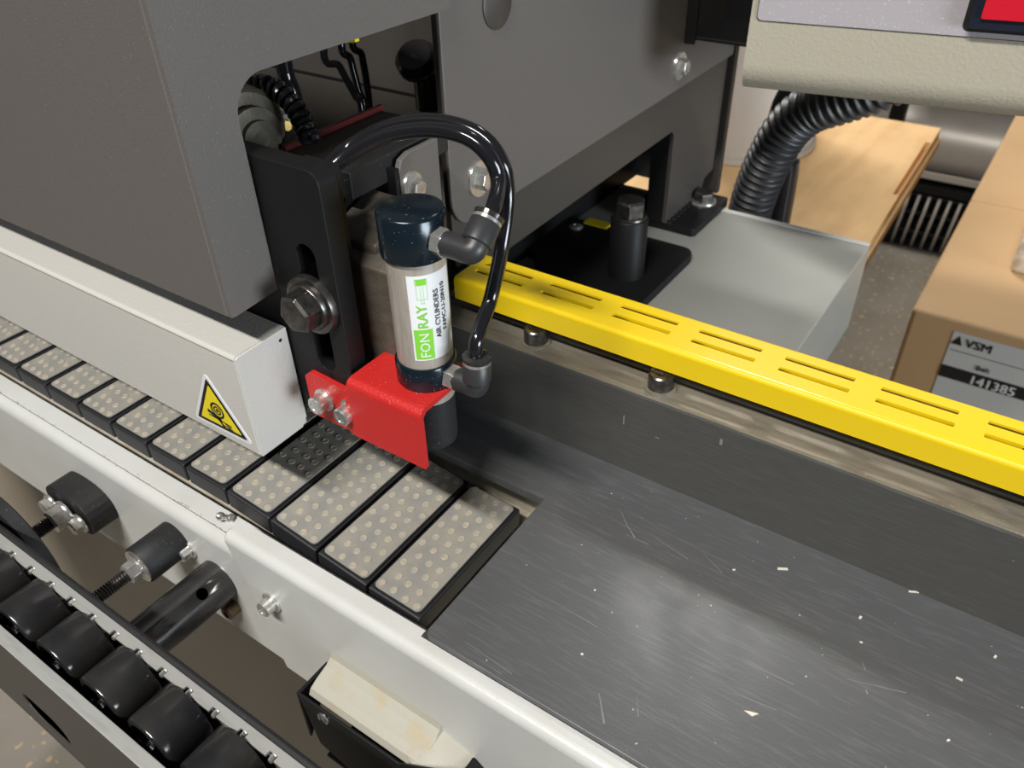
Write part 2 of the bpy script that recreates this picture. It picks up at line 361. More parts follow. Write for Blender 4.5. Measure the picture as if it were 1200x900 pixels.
# ------------------------------------------------------------------ light grey beam with warning sign
bm_ = thing('pressure_beam', 'light grey box beam above the track pads with a yellow warning sign', 'beam', (-600, 182, -259))
bp = [(166, -202.5)]+arc(168, -202.8, 2, 180, 90, 4)+[(196, -200.8), (196.5, -258.5), (166.8, -258.5), (166, -257.5)]
MB().prism(bp, 0, -1000, -265.5).build('beam_profile', 'grey_paint', bm_)
ep = MB().prism([(166.3, -201.6), (168, -200.9), (196, -200.8), (196.5, -254), (193, -258.5), (166.6, -258.5)], 0, -265.5, -264.3).build('end_plate', 'grey_paint', bm_, bevel=.3)
MB().lathe([(1.0, 0), (.8, .1)], (-264.3, 191.5, -205.5), (1, 0, 0), 8).build('paint_nick', 'ink', ep)
tri = [Vector((-291.4, 0, -218.2)), Vector((-311.8, 0, -254.2)), Vector((-268.0, 0, -253.2))]
def rtri(T, ins, r=0):
    c = (T[0]+T[1]+T[2])/3; out = []
    P = [c+(t-c)*ins for t in T]
    if not r: return [(p.x, p.z) for p in P]
    for i in range(3):
        a, b, d = P[i-1], P[i], P[(i+1) % 3]
        e0 = b+(a-b).normalized()*r; e1 = b+(d-b).normalized()*r
        for k in range(5): t = k/4; q = e0*(1-t)**2+b*2*t*(1-t)+e1*t*t; out.append((q.x, q.z))
    return out
sg = MB().prism(rtri(tri, 1.0, 4), 1, 165.75, 166.1).build('warning_sign', 'label', bm_)
MB().prism(rtri(tri, .84, 1.2), 1, 165.62, 165.8).build('black_border', 'ink', sg)
MB().prism(rtri(tri, .68, .6), 1, 165.52, 165.7).build('yellow_field', 'sign_yellow', sg)
c0 = Vector((-289.6, 0, -240.5)); ic = MB()
def ring(cx, cz, r0, r1): ic.prism(circle(cx, cz, r1, 20), 1, 165.42, 165.56, [circle(cx, cz, r0, 20)])
ring(c0.x, c0.z, 3.6, 4.8); ring(c0.x, c0.z, 1.8, 2.7); ring(c0.x, c0.z, .3, 1.1)
def bar(x0, z0, x1, z1, w):
    d = Vector((x1-x0, 0, z1-z0)).normalized(); n = Vector((-d.z, 0, d.x))*w/2
    ic.prism([(x0-n.x, z0-n.z), (x1-n.x, z1-n.z), (x1+n.x, z1+n.z), (x0+n.x, z0+n.z)], 1, 165.42, 165.56)
bar(-297.5, -243.2, -288.6, -246.6, 2.2)      # hand drawn in between the rollers
bar(-290.5, -245.5, -287.2, -250.2, 1.6)
bar(-297.6, -246, -289.4, -246.4, .7); bar(-289.5, -246.2, -281.5, -247.4, .8); bar(-286, -247, -279.8, -250.4, .7); bar(-286.8, -248.6, -282.6, -249.6, .7); bar(-283.6, -247.5, -283.4, -249.2, .7)
ic.build('roller_and_hand_symbol', 'ink', sg)

# ------------------------------------------------------------------ charcoal housings
hs = thing('machine_head_housing', 'big charcoal powder-coated machine head housing over the beam', 'housing', (-600, 300, -402))
XH = -263
MB().box(-1000, XH-2, 169, 172, -181.5, 150).build('front_panel', 'charcoal', hs, bevel=1)
cut = [(172, -180), (195.5, -179.2)]
lx = 195.2
co_ = [(169.3, -181), (171.5, -181.5), (195.3, -180), (195.2, -105)]+arc(210.5, -105, 15.3, 180, 92, 8)+[(330, -90.5), (330, 150), (169.3, 150)]
MB().prism(co_, 0, XH-2.5, XH).build('end_panel', 'charcoal', hs, bevel=.5)
MB().box(-1000, -345, 440, 443, -341.5, 150).build('back_panel', 'charcoal_dark', hs)
MB().box(-345, -283, 440, 443, -225, 150).build('back_panel', 'charcoal_dark', hs)  # hidden extra piece, added to block the back lamp from the pads
MB().box(-1000, XH-40, 438.8, 440, -182, -181).build('panel_seam', 'black_paint', hs)

cv = thing('side_column_cover', 'charcoal column with a bolted cover plate standing on the grey bed', 'housing', (-280, 540, -334))
XC = -268
out = [(745, 260), (327, 260), (327, -178)]+[(327+18-18*math.cos(math.radians(a)), -190-20*math.sin(math.radians(a))) for a in range(0, 91, 15)]+[(700, -209), (745, -209)]
MB().prism(out, 0, XC-2.5, XC).build('cover_plate', 'charcoal', cv, bevel=.7)
fr = [(742, 260), (330, 260), (330, -225)]+arc(350, -228, 20, 180, 270, 5)+[(632, -246.5), (638, -252), (638, -334), (716, -334), (722, -320), (742, -318)]
MB().prism(fr, 0, XC-8, XC-3.5).build('frame_plate', 'charcoal_dark', cv, bevel=.6)
MB().box(XC-90, XC+1, 749, 757, -346, 260).build('rear_edge_strip', 'charcoal_dark', cv, bevel=1)
MB().box(XC-24, XC-8, 638, 642, -334, -252).build('leg_flange', 'black_paint', cv)
MB().box(XC-90, XC-86, 444, 757, -342, 260).build('inner_wall', 'black_paint', cv)
MB().prism(rrect(XC-48, -244, 640, 722, 4, 3), 2, -342, -334).build('foot_plate', 'black_paint', cv, bevel=.8)
for (x, y) in ((XC-38, 652), (XC+6, 700)):
    hex_bolt(cv, (x, y, -334), (0, 0, 1), 17, 9, 26, 'dark_steel', 'steel', .3)
for (x, y, z) in ((XC, PX(800, 78, x=XC+4).y, PX(800, 78, x=XC+4).z), (XC, PX(566, 210, x=XC+4).y, PX(566, 210, x=XC+4).z)):
    hex_bolt(cv, (x, y, z), (1, 0, 0), 11, 6, 22, 'steel', 'steel', .2, 2.5)
pg = PX(582, 4, x=XC)
MB().lathe([(13, 0), (13, .8), (11.5, 1.6), (.01, 2.0)], (XC, pg.y, pg.z), (1, 0, 0), 28).build('hole_plug', 'charcoal_dark', cv)
# weld beads at the foot
wb = MB()
for i in range(9): wb.lathe([(3.2, -1), (2.6, 1.2), (.1, 2.6)], (XC-2+random.uniform(-1, 1), 642+i*8, -334), (0, 0, 1), 8)
wb.build('weld_bead', 'black_paint', cv)

# ------------------------------------------------------------------ grey bed with black plate and spacer
bd = thing('machine_bed', 'pale grey painted machine bed box behind the yellow guard', 'machine bed', (-350, 520, -429))
MB().box(-700, -105.5, 330, 711, -429, -342).build('bed_body', 'bed_paint', bd, bevel=1.5)
MB().box(-700, -106, 705, 711.5, -342, -341).build('rear_edge', 'white_paint', bd, bevel=.4)
bpn = thing('base_plate', 'flat black steel plate with rounded corners lying on the grey bed', 'plate', (-290, 540, -342))
ph = [(-364, 603), (-364, 470), (-227, 470), (-227, 590)]+[(-239+12*math.cos(math.radians(a)), 594+12*math.sin(math.radians(a))) for a in range(0, 91, 18)]+[(-312, 606), (-312, 598), (-338, 598), (-338, 605)]
ph = [(-362, 604)]+[(-344-18*math.cos(math.radians(a)), 542-14*math.sin(math.radians(a))) for a in range(0, 91, 18)]+[(-300, 470), (-227, 470), (-227, 592)]+[(-239+12*math.cos(math.radians(a)), 594+12*math.sin(math.radians(a))) for a in range(0, 91, 18)]+[(-312, 606), (-312, 599), (-338, 599), (-338, 605)]
MB().prism(ph, 2, -342, -334).build('plate', 'black_paint', bpn, bevel=.8)
q = PX(675, 266, z=-334)
MB().lathe([(6.5, -.5), (6.5, .6), (5, 1.6), (2.5, 1.8), (2.2, .6), (.01, .5)], (q.x, q.y, -334), (0, 0, 1), 20).build('button_screw', 'steel', bpn)
sx, sy = -259.5, 537
sp = MB().lathe([(15, 0), (15, 50), (14, 51.2), (9, 51.2)], (sx, sy, -334), (0, 0, 1), 32).build('spacer_post', 'black_paint', bpn)
hex_bolt(sp, (sx, sy, -283), (0, 0, 1), 21, 13, 27, 'dark_steel', 'dark_steel', .4, 2)
yl = MB().box(-337, -313, 600, 612, -342, -333.5).build('scale_strip', 'sign_yellow', bevel=.3)
tag(yl, 'short yellow scale strip tucked beside the black base plate', 'strip')

# ------------------------------------------------------------------ slotted bracket, hex bolt, inner parts
sb = thing('slotted_bracket', 'black slotted adjusting bracket with a large hex bolt', 'bracket', (-260, 202, -248))
po = rrect(-330, -226.5, -248, -119, 6, 4, (1, 0, 0, 0))
MB().prism(po, 1, 197, 207, [rrect(-247.3, -236.3, -217, -153, 5.4, 5)]).build('slotted_plate', 'black_paint', sb, bevel=.8)
bpz = (-241.8, 197, -181)
hex_bolt(sb, bpz, (0, -1, 0), 16, 10, 28, 'dark_steel', 'dark_steel', .25, 3.2)
MB().lathe([(11, 3.0), (11, 5.0), (10.6, 5.5), (6, 5.5)], bpz, (0, -1, 0), 28).build('spring_washer', 'dark_steel', sb)
MB().box(-250, -232, 207, 214, -248, -122).build('rear_web', 'black_paint', sb)
tbk = thing('tilting_block', 'dusty dark casting block behind the slotted bracket', 'block', (-240, 232, -240))
MB().prism([(222, -161), (250, -150), (250, -240), (222, -240)], 0, -254, -226).build('casting', 'dull_metal', tbk, bevel=1.5)
MB().prism([(216, -168), (224, -164), (224, -240), (216, -240)], 0, -240, -214).build('face_plate', 'dull_metal', tbk, bevel=1)
MB().lathe([(5, 0), (5, 3), (4, 4)], (-226, 231, -190), (1, 0, 0), 16).build('pivot_screw', 'steel', tbk)
MB().box(-300, -258, 225, 340, -240, -236).build('carrier_plate', 'black_paint', tbk)
slb = thing('sensor_block', 'black slab with a dark red strip inside the housing opening', 'block', (-270, 268, -148))
MB().box(-289, -247, 233, 302, -149, -136).build('slab', 'black_rubber', slb, bevel=.8)
MB().box(-291.5, -289, 236, 303, -146, -133.5).build('red_strip', 'maroon', slb)
MB().box(-262, -256, 250, 258, -136, -131).build('cable_clip', 'black_paint', slb)
MB().box(-285, -255, 236, 300, -236, -149).build('support_web', 'black_paint', slb)
bkp = thing('bolted_bracket', 'dark bracket plate with a shiny bolt beside the column cover', 'bracket', (-250, 275, -240))
MB().prism([(258, -236), (258, -145), (261, -139), (267, -137), (288, -137), (288, -236)], 0, -245, -242).build('plate', 'charcoal', bkp, bevel=.6)
MB().box(-258, -242, 256, 259, -236, -142).build('side_flange', 'black_paint', bkp)
q = PX(487, 219, x=-239)
hex_bolt(bkp, (-242, q.y, q.z), (1, 0, 0), 8, 4.5, 14, 'steel', 'steel', .2, 2)
# small motor, coiled cable and leads inside the housing
mo = thing('motor', 'small grey gear motor seen through the housing opening', 'motor', (-330, 290, -200))
c = PX(296, 158, x=-300)
MB().lathe([(10, 0), (18, 1), (20, 4), (20, 12), (15, 14), (15, 60)], (-302, c.y, c.z), (-1, .25, 0), 28).build('motor_body', 'dull_metal', mo)
MB().lathe([(12, 0), (13, 2), (13, 5), (8, 6), (8, 9), (4, 10)], (-301, c.y, c.z), (1, -.2, 0), 24).build('end_cap', 'dull_metal', mo)
g = [PX(u, v, x=-312) for u, v in ((306, 205), (306, 132), (322, 118), (346, 132), (352, 160), (352, 205))]
MB().prism([(q.y, q.z) for q in g], 0, -340, -312).build('gear_case', 'alu', mo, bevel=2.5)
c = PX(330, 148, x=-308)
MB().lathe([(3.6, -5), (3.6, 3), (2.4, 4), (2.4, 7)], c, (1, -.3, .3), 8).build('brass_fitting', 'brass', mo)
c = PX(318, 134, x=-306)
MB().box(-312, -304, c.y-9, c.y+9, c.z-2, c.z+2).build('bright_clip', 'steel', mo, bevel=.8)
MB().box(-400, -300, 255, 320, -240, -188).build('motor_mount', 'black_paint', mo)
cc = [PX(276, 132, y=252), PX(288, 108, y=250), PX(304, 100, y=248), PX(325, 106, y=246), PX(344, 124, y=244), PX(356, 146, y=242), PX(364, 166, y=240)]
base = smooth_path(cc, 40); hel = []
Tn = [(base[min(i+1, len(base)-1)]-base[max(i-1, 0)]).normalized() for i in range(len(base))]
u = Tn[0].orthogonal().normalized()
for i, p in enumerate(base):
    u = (u-Tn[i]*u.dot(Tn[i])).normalized(); w_ = Tn[i].cross(u); a = i*2*math.pi/14
    hel.append(p+(u*math.cos(a)+w_*math.sin(a))*3.6)
cab_ = MB().sweep(hel, 1.5, 7).build('coiled_cable', 'hose'); tag(cab_, 'black spiral-wrapped cable curling above the motor', 'cable')
for i, pts in enumerate(([(380, 40), (398, 78), (415, 110), (424, 130)], [(402, 25), (411, 70), (420, 105), (428, 132)], [(414, 20), (424, 65), (430, 100), (433, 130)])):
    P = [PX(a, b, y=345+8*i) for a, b in pts]
    P = [P[0]+Vector((0, 60, 120))]+P+[P[-1]+Vector((0, -5, -45))]
    o = MB().sweep(smooth_path(P, 8), 2.2, 10).build('power_lead', 'hose')
    tag(o, 'thin black lead hanging in the bundle inside the housing opening', 'cable', 'leads inside the housing')
pt_ = [PX(330, 60, y=330), PX(336, 90, y=330), PX(347, 125, y=330)]
o = MB().sweep(smooth_path([pt_[0]+Vector((0, 0, 90))]+pt_+[pt_[-1]+Vector((0, 0, -70))], 6), 5, 12).build('thick_lead', 'hose'); tag(o, 'thick black lead dropping behind the spiral-wrapped cable', 'cable')
kn = thing('clamp_knob', 'black clamp knob on a metal stem inside the housing', 'knob', PX(488, 130, y=385))
q = PX(490, 74, y=385)
MB().lathe([(4, -8), (9, -6), (13, 0), (13, 5), (10, 9), (.01, 10)], (q.x, q.y, q.z), (.2, -.5, .6), 20).build('knob_head', 'black_plastic', kn)
MB().lathe([(8, 0), (8, 22)], (q.x+2, q.y+4, q.z-28), (0, 0, 1), 16).build('knob_neck', 'black_plastic', kn)
MB().lathe([(5, 0), (5, 150)], (q.x+3, q.y+6, q.z-178), (0, 0, 1), 16).build('stem', 'alu', kn)
MB().box(q.x-12, q.x+18, q.y-5, q.y+45, q.z-180, q.z-176).build('stem_plate', 'charcoal_dark', kn)
ws = MB().prism([(-345, -98), (-300, -92), (-300, -104), (-345, -112)], 1, 300, 303).build('caution_sticker', 'sign_yellow'); tag(ws, 'pale yellow sticker peeking out above the spiral-wrapped cable', 'sticker')

# ------------------------------------------------------------------ red bracket
rb = thing('red_bracket', 'small red angle bracket carrying the air cylinder', 'bracket', (-215, 200, -247))
MB().prism([(-256, -247), (-222, -247), (-222, -222.5), (-252, -220.5), (-256, -224)], 1, 194.2, 197).build('mounting_plate', 'red', rb, bevel=.5)
pf = [(194.6, -213.5), (192.5, -215.5), (192.5, -243), (190, -243), (190, -215)]+arc(194, -215, 4, 180, 90, 5)+[(228, -211), (228, -213.5)]
MB().prism(pf, 0, -223.5, -181.5).build('shelf', 'red', rb, bevel=.35)
MB().prism([(190.2, -243), (197, -243), (197, -222), (190.2, -222)], 0, -226.5, -222.5).build('side_gusset', 'red', rb, bevel=.8)
for (u, v) in ((374, 473), (404, 486)):
    q = PX(u, v, y=190); socket_bolt(rb, (q.x, 194.2, q.z), (0, -1, 0), 9.2, 6.2, 12)

# ------------------------------------------------------------------ air cylinder
ac = thing('air_cylinder', 'small pneumatic air cylinder with dark caps on the red bracket', 'air cylinder', (-195, 212.6, -245))
AX, AY = -195, 212.6
MB().lathe([(11.9, -150.5), (13.4, -149.8), (13.6, -149), (13.6, -132.2), (12.9, -131.2), (12.2, -131), (.01, -131)], (AX, AY, 0), (0, 0, 1), 48).build('upper_cap', 'cap_blue', ac)
tu = MB().lathe([(12.1, -201), (12.1, -150)], (AX, AY, 0), (0, 0, 1), 48).build('barrel', 'tube_steel', ac)
MB().lathe([(10.5, -211.2), (13.0, -210.8), (13.4, -210), (13.4, -200), (12.9, -199.2), (12.0, -199.2)], (AX, AY, 0), (0, 0, 1), 48).build('lower_cap', 'cap_blue', ac)
MB().lathe([(9, -220), (11.5, -219.5), (11.5, -213.2), (9, -213)], (AX, AY, 0), (0, 0, 1), 36).build('lock_nut', 'tube_steel', ac)
MB().lathe([(9.5, -246), (10.8, -245.5), (11.2, -243), (11.2, -220), (9, -219.5)], (AX, AY, 0), (0, 0, 1), 36).build('rubber_foot', 'black_rubber', ac)
d0 = Vector((.677, -.738, 0)).normalized(); rg = Vector((.738, .677, 0)).normalized()
A0 = math.radians(-22)
def onlab(s, t, h=0):
    a = A0+s/12.1; rr = 12.1+h
    return Vector((AX, AY, -194.5+t))+d0*(rr*math.cos(a))+rg*(rr*math.sin(a))
def patch(s0, s1, t0, t1, h, n=14):
    b = MB(); vs = [onlab(s0+(s1-s0)*i/n, t, h) for t in (t0, t1) for i in range(n+1)]
    return b.add(vs, [(i, i+1, n+2+i, n+1+i) for i in range(n)], True)
lb = patch(0, 21, 0, 40, .08).build('maker_label', 'label', tu)
patch(.8, 8.6, .6, 15.2, .12).build('green_block', 'green', tu)
def tfn(s0, t0, h): return lambda x, y, k=0: onlab(s0-y, t0+x, h+.03*k)
text_mb('FON', 5.9, tfn(6.9, 1.4, .17), .0, sub=.9).build('brand_lettering_light', 'label', tu)
text_mb('RAY', 5.9, tfn(6.9, 15.6, .17), 0, sub=.9, fat=.3).build('brand_lettering_green', 'green', tu)
text_mb('AIR CYLINDERS', 3.3, tfn(12.4, 9.8, .17), 0, sub=.9, fat=.22).build('lettering', 'ink', tu)
text_mb('FAMC-U-20N10', 3.3, tfn(15.9, 12.2, .17), 0, sub=.9, fat=.22).build('lettering', 'ink', tu)
for (s0, s1, t0, t1) in ((3.2, 8, 35.8, 38.6), ): patch(s0, s1, t0, t1, .14, 5).build('green_drawing', 'green', tu)
for (s0, s1, t0, t1) in ((3.4, 3.7, 29.4, 38), (7.6, 7.9, 29.4, 38), (3.4, 7.9, 29.2, 29.6), (5.0, 5.25, 27.8, 36), (6.1, 6.35, 27.8, 36), (4.8, 6.6, 27.4, 27.8)): patch(s0, s1, t0, t1, .14, 4).build('green_drawing', 'green_pale', tu)
# push-in elbow fittings
def elbow(p, turn, arm, up):
    p = Vector(p); X = Vector((1, 0, 0)); t = Vector(turn).normalized()
    e = MB().lathe([(5.9, 0), (5.9, 4.2), (5.2, 4.8)], p, X, hexa=True, phase=.2).build('elbow_hex', 'steel', ac, bevel=.3)
    c = p+X*arm
    MB().sweep(smooth_path([p+X*4.2, p+X*(arm*.6), c-X*1.2, c+t*1.5+X*.3, c+t*6], 5), 5.1, 18).build('elbow_body', 'fitting', ac)
    MB().lathe([(5.4, 0), (6.1, .6), (6.1, up), (5.6, up+.6)], c+t*3.2, t, 24).build('elbow_barrel', 'fitting', ac)
    MB().lathe([(5.9, 0), (5.9, 1.3)], c+t*(3.2+up+.3), t, 24).build('silver_ring', 'steel', ac)
    MB().lathe([(4.4, 0), (6.0, .4), (6.2, 2.0), (4.6, 2.8)], c+t*(3.2+up+1.5), t, 24).build('release_collar', 'black_plastic', ac)
    return c+t*(3.2+up+3)
ua = elbow((AX+12.9, AY-1, -141.5), (0, .77, .64), 16.5, 9)
la = elbow((AX+12.6, AY, -206.2), (0, .08, 1), 14.5, 8.5)
def hose(name, pts, label):
    o = MB().sweep(smooth_path(pts, 10), 3.1, 16).build(name, 'hose'); tag(o, label, 'air hose')
tA = Vector((0, .77, .64))
hose('air_hose', [ua-tA*3, ua+tA*4, PX(584, 212, y=238), PX(573, 183, y=238), PX(545, 160, y=237), PX(500, 152, y=235), PX(450, 160, y=230), PX(408, 182, y=223), PX(378, 208, y=214), PX(360, 235, y=212)],
     'black air hose arching from the upper cylinder fitting into the machine')
hose('air_hose', [la-Vector((0, 0, 3)), la+Vector((0, .5, 8)), PX(575, 350, y=230), PX(588, 290, y=237), PX(595, 230, y=245), PX(586, 186, y=245), PX(557, 155, y=245), PX(508, 142, y=243), PX(455, 149, y=238), PX(412, 171, y=231), PX(382, 196, y=219), PX(366, 222, y=214)],
     'black air hose rising from the lower cylinder fitting behind the upper elbow')

# ------------------------------------------------------------------ guard plate in front of the table
gp = thing('front_guard_plate', 'off-white bent guard plate bolted below the table edge', 'guard plate', (-120, 146, -400))
gface = [(-282.5, -307), (-269, -352), (-262, -400), (420, -400), (420, -307)]
MB().prism(gface, 1, 143.6, 146.1).build('face', 'white_paint', gp, bevel=.4)
lipp = [(146.1, -307.5), (143.6, -307.5)]+arc(148.6, -307.5, 5, 180, 90, 7)+[(155.6, -302.5), (155.6, -305)]+arc(148.6, -307.5, 2.5, 90, 180, 4)
MB().prism(lipp, 0, -281.5, -160).build('top_lip', 'white_paint', gp)
lipr = [(146.1, -307.5), (143.6, -307.5)]+arc(148.6, -307.5, 5, 180, 90, 7)+[(152.2, -302.6), (152.2, -305)]+arc(148.6, -307.5, 2.5, 90, 180, 4)
MB().prism(lipr, 0, -160, 420).build('top_lip', 'white_paint', gp)
MB().lathe([(.01, -3), (3, -2.4), (4.6, -.8), (5, 0)], (-281.5, 148.6, -307.5), (1, 0, 0), 20).build('rolled_end', 'white_paint', gp)
q = PX(306, 717, y=136); socket_bolt(gp, (q.x, 143.6, q.z), (0, -1, 0), 8.6, 6, 12.5)
# outward-bent ledge with rounded end
lp = [(144, -347), (142.2, -351.5), (138.5, -354.2), (131, -356.6), (127, -358.6), (125, -362.2), (126.3, -362.6), (128.2, -360.2), (138, -357), (144, -355)]
MB().prism(lp, 0, -216.5, -146).build('dusty_ledge', 'stain', gp, bevel=.6)
MB().lathe([(19.4, -362.4), (18.6, -359.5), (14, -357), (.01, -354)], (-146.5, 143.9, 0), (0, 0, 1), 36).build('ledge_end', 'stain', gp)
br = thing('black_catch_tray', 'black sheet metal tray hanging under the dusty ledge', 'tray', (-180, 130, -420))
TY = 123.6
tp = [PX(351, 810, y=TY), PX(378, 868, y=TY), PX(440, 925, y=TY), PX(600, 985, y=TY), PX(585, 925, y=TY), PX(512, 900, y=TY), PX(470, 893, y=TY)]
tl = [(p.x, p.z) for p in tp]
MB().prism(tl, 1, TY-1.6, TY).build('front_wall', 'black_paint', br, bevel=.5)
MB().prism([(TY-1.6, tl[0][1]), (143.4, tl[0][1]), (143.4, tl[0][1]-4), (TY-1.6, tl[1][1])], 0, tl[0][0]-1, tl[0][0]+1).build('side_wall', 'black_paint', br, bevel=.5)
MB().box(tl[1][0]+2, tl[2][0]+40, TY-1, 143.4, tl[2][1], tl[2][1]+2).build('tray_floor', 'black_paint', br)
MB().prism([(-128, -357), (-122, -362), (-120, -400), (-128, -400)], 1, TY, 143.4).build('rear_cheek', 'black_paint', br, bevel=1)
q = PX(379, 842, y=TY-2)
MB().lathe([(3.4, 0), (3.4, 1), (2.5, 1.6), (2.3, 1.1), (.01, 1.4)], (q.x, TY-1.6, q.z), (0, -1, 0), 20).build('rivet', 'steel', br)

# ------------------------------------------------------------------ fittings between the rail and the roller conveyor
def rod(mb, p, d, r, L, pitch=1.6):
    prof = []; k = 0
    while k*pitch < L: prof += [(r*.84, k*pitch), (r, k*pitch+pitch*.5)]; k += 1
    return mb.lathe(prof, p, d, 14, smooth=False)
fb = thing('flange_mount', 'black oval flange mount with two bolts and a threaded rod', 'flange mount', (-430, 125, -370))
fc = Vector((-426, 146, -355))
ov = []
for k in range(24):
    a = 2*math.pi*k/24; ov.append((fc.x+24*math.copysign(abs(math.cos(a))**.8, math.cos(a)), fc.z+15*math.copysign(abs(math.sin(a))**.9, math.sin(a))))
MB().prism(ov, 1, 130, 146.3).build('flange_body', 'black_rubber', fb, bevel=1.2)
for s in (-1, 1): hex_bolt(fb, (fc.x+s*15.5, 128, fc.z), (0, -1, 0), 8.5, 5, 13, 'steel', 'steel', .3, 1.6)
hex_bolt(fb, (fc.x, 128, fc.z), (0, -1, 0), 13, 9, 18, 'steel', 'steel', .1, 2, 'rod_nut')
rod(MB(), (fc.x, 120, fc.z), (0, -1, 0), 4.6, 26).build('threaded_rod', 'dark_steel', fb)
kd = thing('adjusting_disc', 'black textured disc on the threaded rod behind the conveyor rim', 'disc', (-396, 93, -352))
MB().lathe([(36, 0), (38, 1), (38, 7), (36, 8), (.01, 8.5)], (fc.x+16, 97, fc.z+14), (0, -1, 0), 44).build('disc', 'black_rubber', kd)
MB().lathe([(8, 0), (8, 5)], (fc.x, 102, fc.z), (0, -1, 0), 6, smooth=False).build('hub', 'dark_steel', kd)

bp_ = thing('rubber_bumper', 'black rubber bumper cylinder on a threaded stud by the tube', 'bumper', (-338, 125, -357))
bc = Vector((-338, 143, -341))
MB().lathe([(11, 0), (11.5, .6), (11.5, 24), (11, 24.6)], (bc.x, 146.3, bc.z), (0, -1, 0), 32).build('bumper_body', 'black_rubber', bp_)
MB().lathe([(10.2, 0), (10.4, .8), (8, 1.2)], (bc.x, 121.7, bc.z), (0, -1, 0), 28).build('end_washer', 'steel', bp_)
hex_bolt(bp_, (bc.x, 120.6, bc.z), (0, -1, 0), 10.5, 6, 11, 'steel', 'steel', .2, 1, 'stud_nut')
rod(MB(), (bc.x, 114, bc.z), (0, -1, 0), 3.9, 21).build('threaded_stud', 'dark_steel', bp_)

ct = thing('support_tube', 'black support tube with a drilled hole joining rail and conveyor', 'tube', (-297, 115, -360))
tc_ = Vector((-305, 0, -354))
tube = MB().lathe([(12.2, 0), (12.8, .6), (12.8, 60), (10.8, 60), (10.8, 4)], (tc_.x, 146.3, tc_.z), (0, -1, 0), 48).build('tube_body', 'black_plastic', ct)
cut_ = MB().lathe([(3.3, -4), (3.3, 6)], (tc_.x+8.2, 129.8, tc_.z+9.0), (.68, 0, .735), 20).build('cutter', 'black_plastic', ct)
bo = tube.modifiers.new('hole', 'BOOLEAN'); bo.operation = 'DIFFERENCE'; bo.object = cut_; bo.solver = 'EXACT'
bpy.context.view_layer.update()
me = bpy.data.meshes.new_from_object(tube.evaluated_get(bpy.context.evaluated_depsgraph_get()))
tube.modifiers.clear(); tube.data = me
bpy.data.objects.remove(cut_)
q = PX(213, 650, y=141); socket_bolt(rail, (q.x, 146.3, q.z), (0, -1, 0), 9, 6, 12)
q = PX(251, 679, y=141); socket_bolt(rail, (q.x, 146.3, q.z), (0, -1, 0), 9, 6, 12)
q = PX(268, 717, y=141); MB().lathe([(4.5, 0), (4.5, 7), (3.6, 7.6), (2.4, 7.6), (2.2, 5)], (q.x, 146.3, q.z), (0, -1, 0), 18).build('rusty_bolt', 'rust', rail)

# ------------------------------------------------------------------ roller conveyor
rc = thing('roller_conveyor', 'narrow roller conveyor with black wheels in silver rails', 'conveyor', (-300, 66, -440))
x0, x1 = -640, 180
MB().box(x0, x1, 46.3, 85, -404, -402.5).build('added_box_bottom', 'charcoal_dark', rc)  # floor and side added to close the box, so its slots stay dark
MB().box(x0, x1, 83.5, 85, -402.5, -345).build('added_box_side', 'charcoal_dark', rc)
# outer black face with slots
fslots = [rrect(-342+84*k, -304+84*k, -384, -361, 11, 6) for k in range(-3, 6)]
MB().prism([(x0, -404), (x1, -404), (x1, -305), (x0, -305)], 1, 46.3, 47, fslots).build('outer_face', 'charcoal_dark', rc)
MB().prism([(46.6, -304.4), (52.2, -304.0), (52.2, -322), (51.2, -322), (51.2, -305.4), (46.6, -305.8)], 0, x0, x1).build('silver_flange', 'alu', rc, bevel=.4)
edge = []
for k in range(48):
    xn = x0+4+17*k; edge += [(xn, 77), (xn, 79.4), (xn+4.6, 79.4), (xn+4.6, 77)]
MB().prism([(x0, 82.2), (x0, 77)]+edge+[(x1, 77), (x1, 82.2)], 2, -305.2, -304.0).build('silver_flange', 'alu', rc)
MB().box(x0, x1, 80.4, 81.4, -334, -305.4).build('silver_web', 'alu', rc)
MB().box(x0, x1, 47, 82, -336, -334.6).build('channel_floor', 'black_paint', rc)
MB().prism([(82.2, -305)]+arc(84, -304.4, 1.8, 180, 0, 8)+[(85.8, -345), (82.2, -345)], 0, x0, x1).build('black_rim', 'black_rubber', rc)
for k in range(-5, 14):
    xc = -293.5+33.9*k
    wl = MB().lathe([(12.2, 0), (14.2, .7), (14.5, 1.4), (14.5, 19.4), (14.2, 20.2), (12.4, 20.8), (11.6, 20.6), (11.4, 14), (4.2, 13.6), (4, 19.5)], (xc, 76.6, -314.8), (0, -1, 0), 36).build('wheel', 'black_plastic', rc)
    MB().lathe([(2.2, 0), (2.2, 25), (1.8, 25.4)], (xc, 80.6, -314.8), (0, -1, 0), 6, smooth=False).build('axle', 'steel', wl)
for k in range(0, 48):
    xx = x0+6.3+17*k
    MB().lathe([(1.3, 0), (1.3, 3.6), (.9, 4)], (xx, 80.4, -305.8), (.1, -1, .1), 8).build('axle_tip', 'steel', rc)
for xp in (-230, 120):
    MB().box(xp, xp+30, 50, 80, -1200, -334).build('stand_leg', 'black_paint', rc, bevel=1)

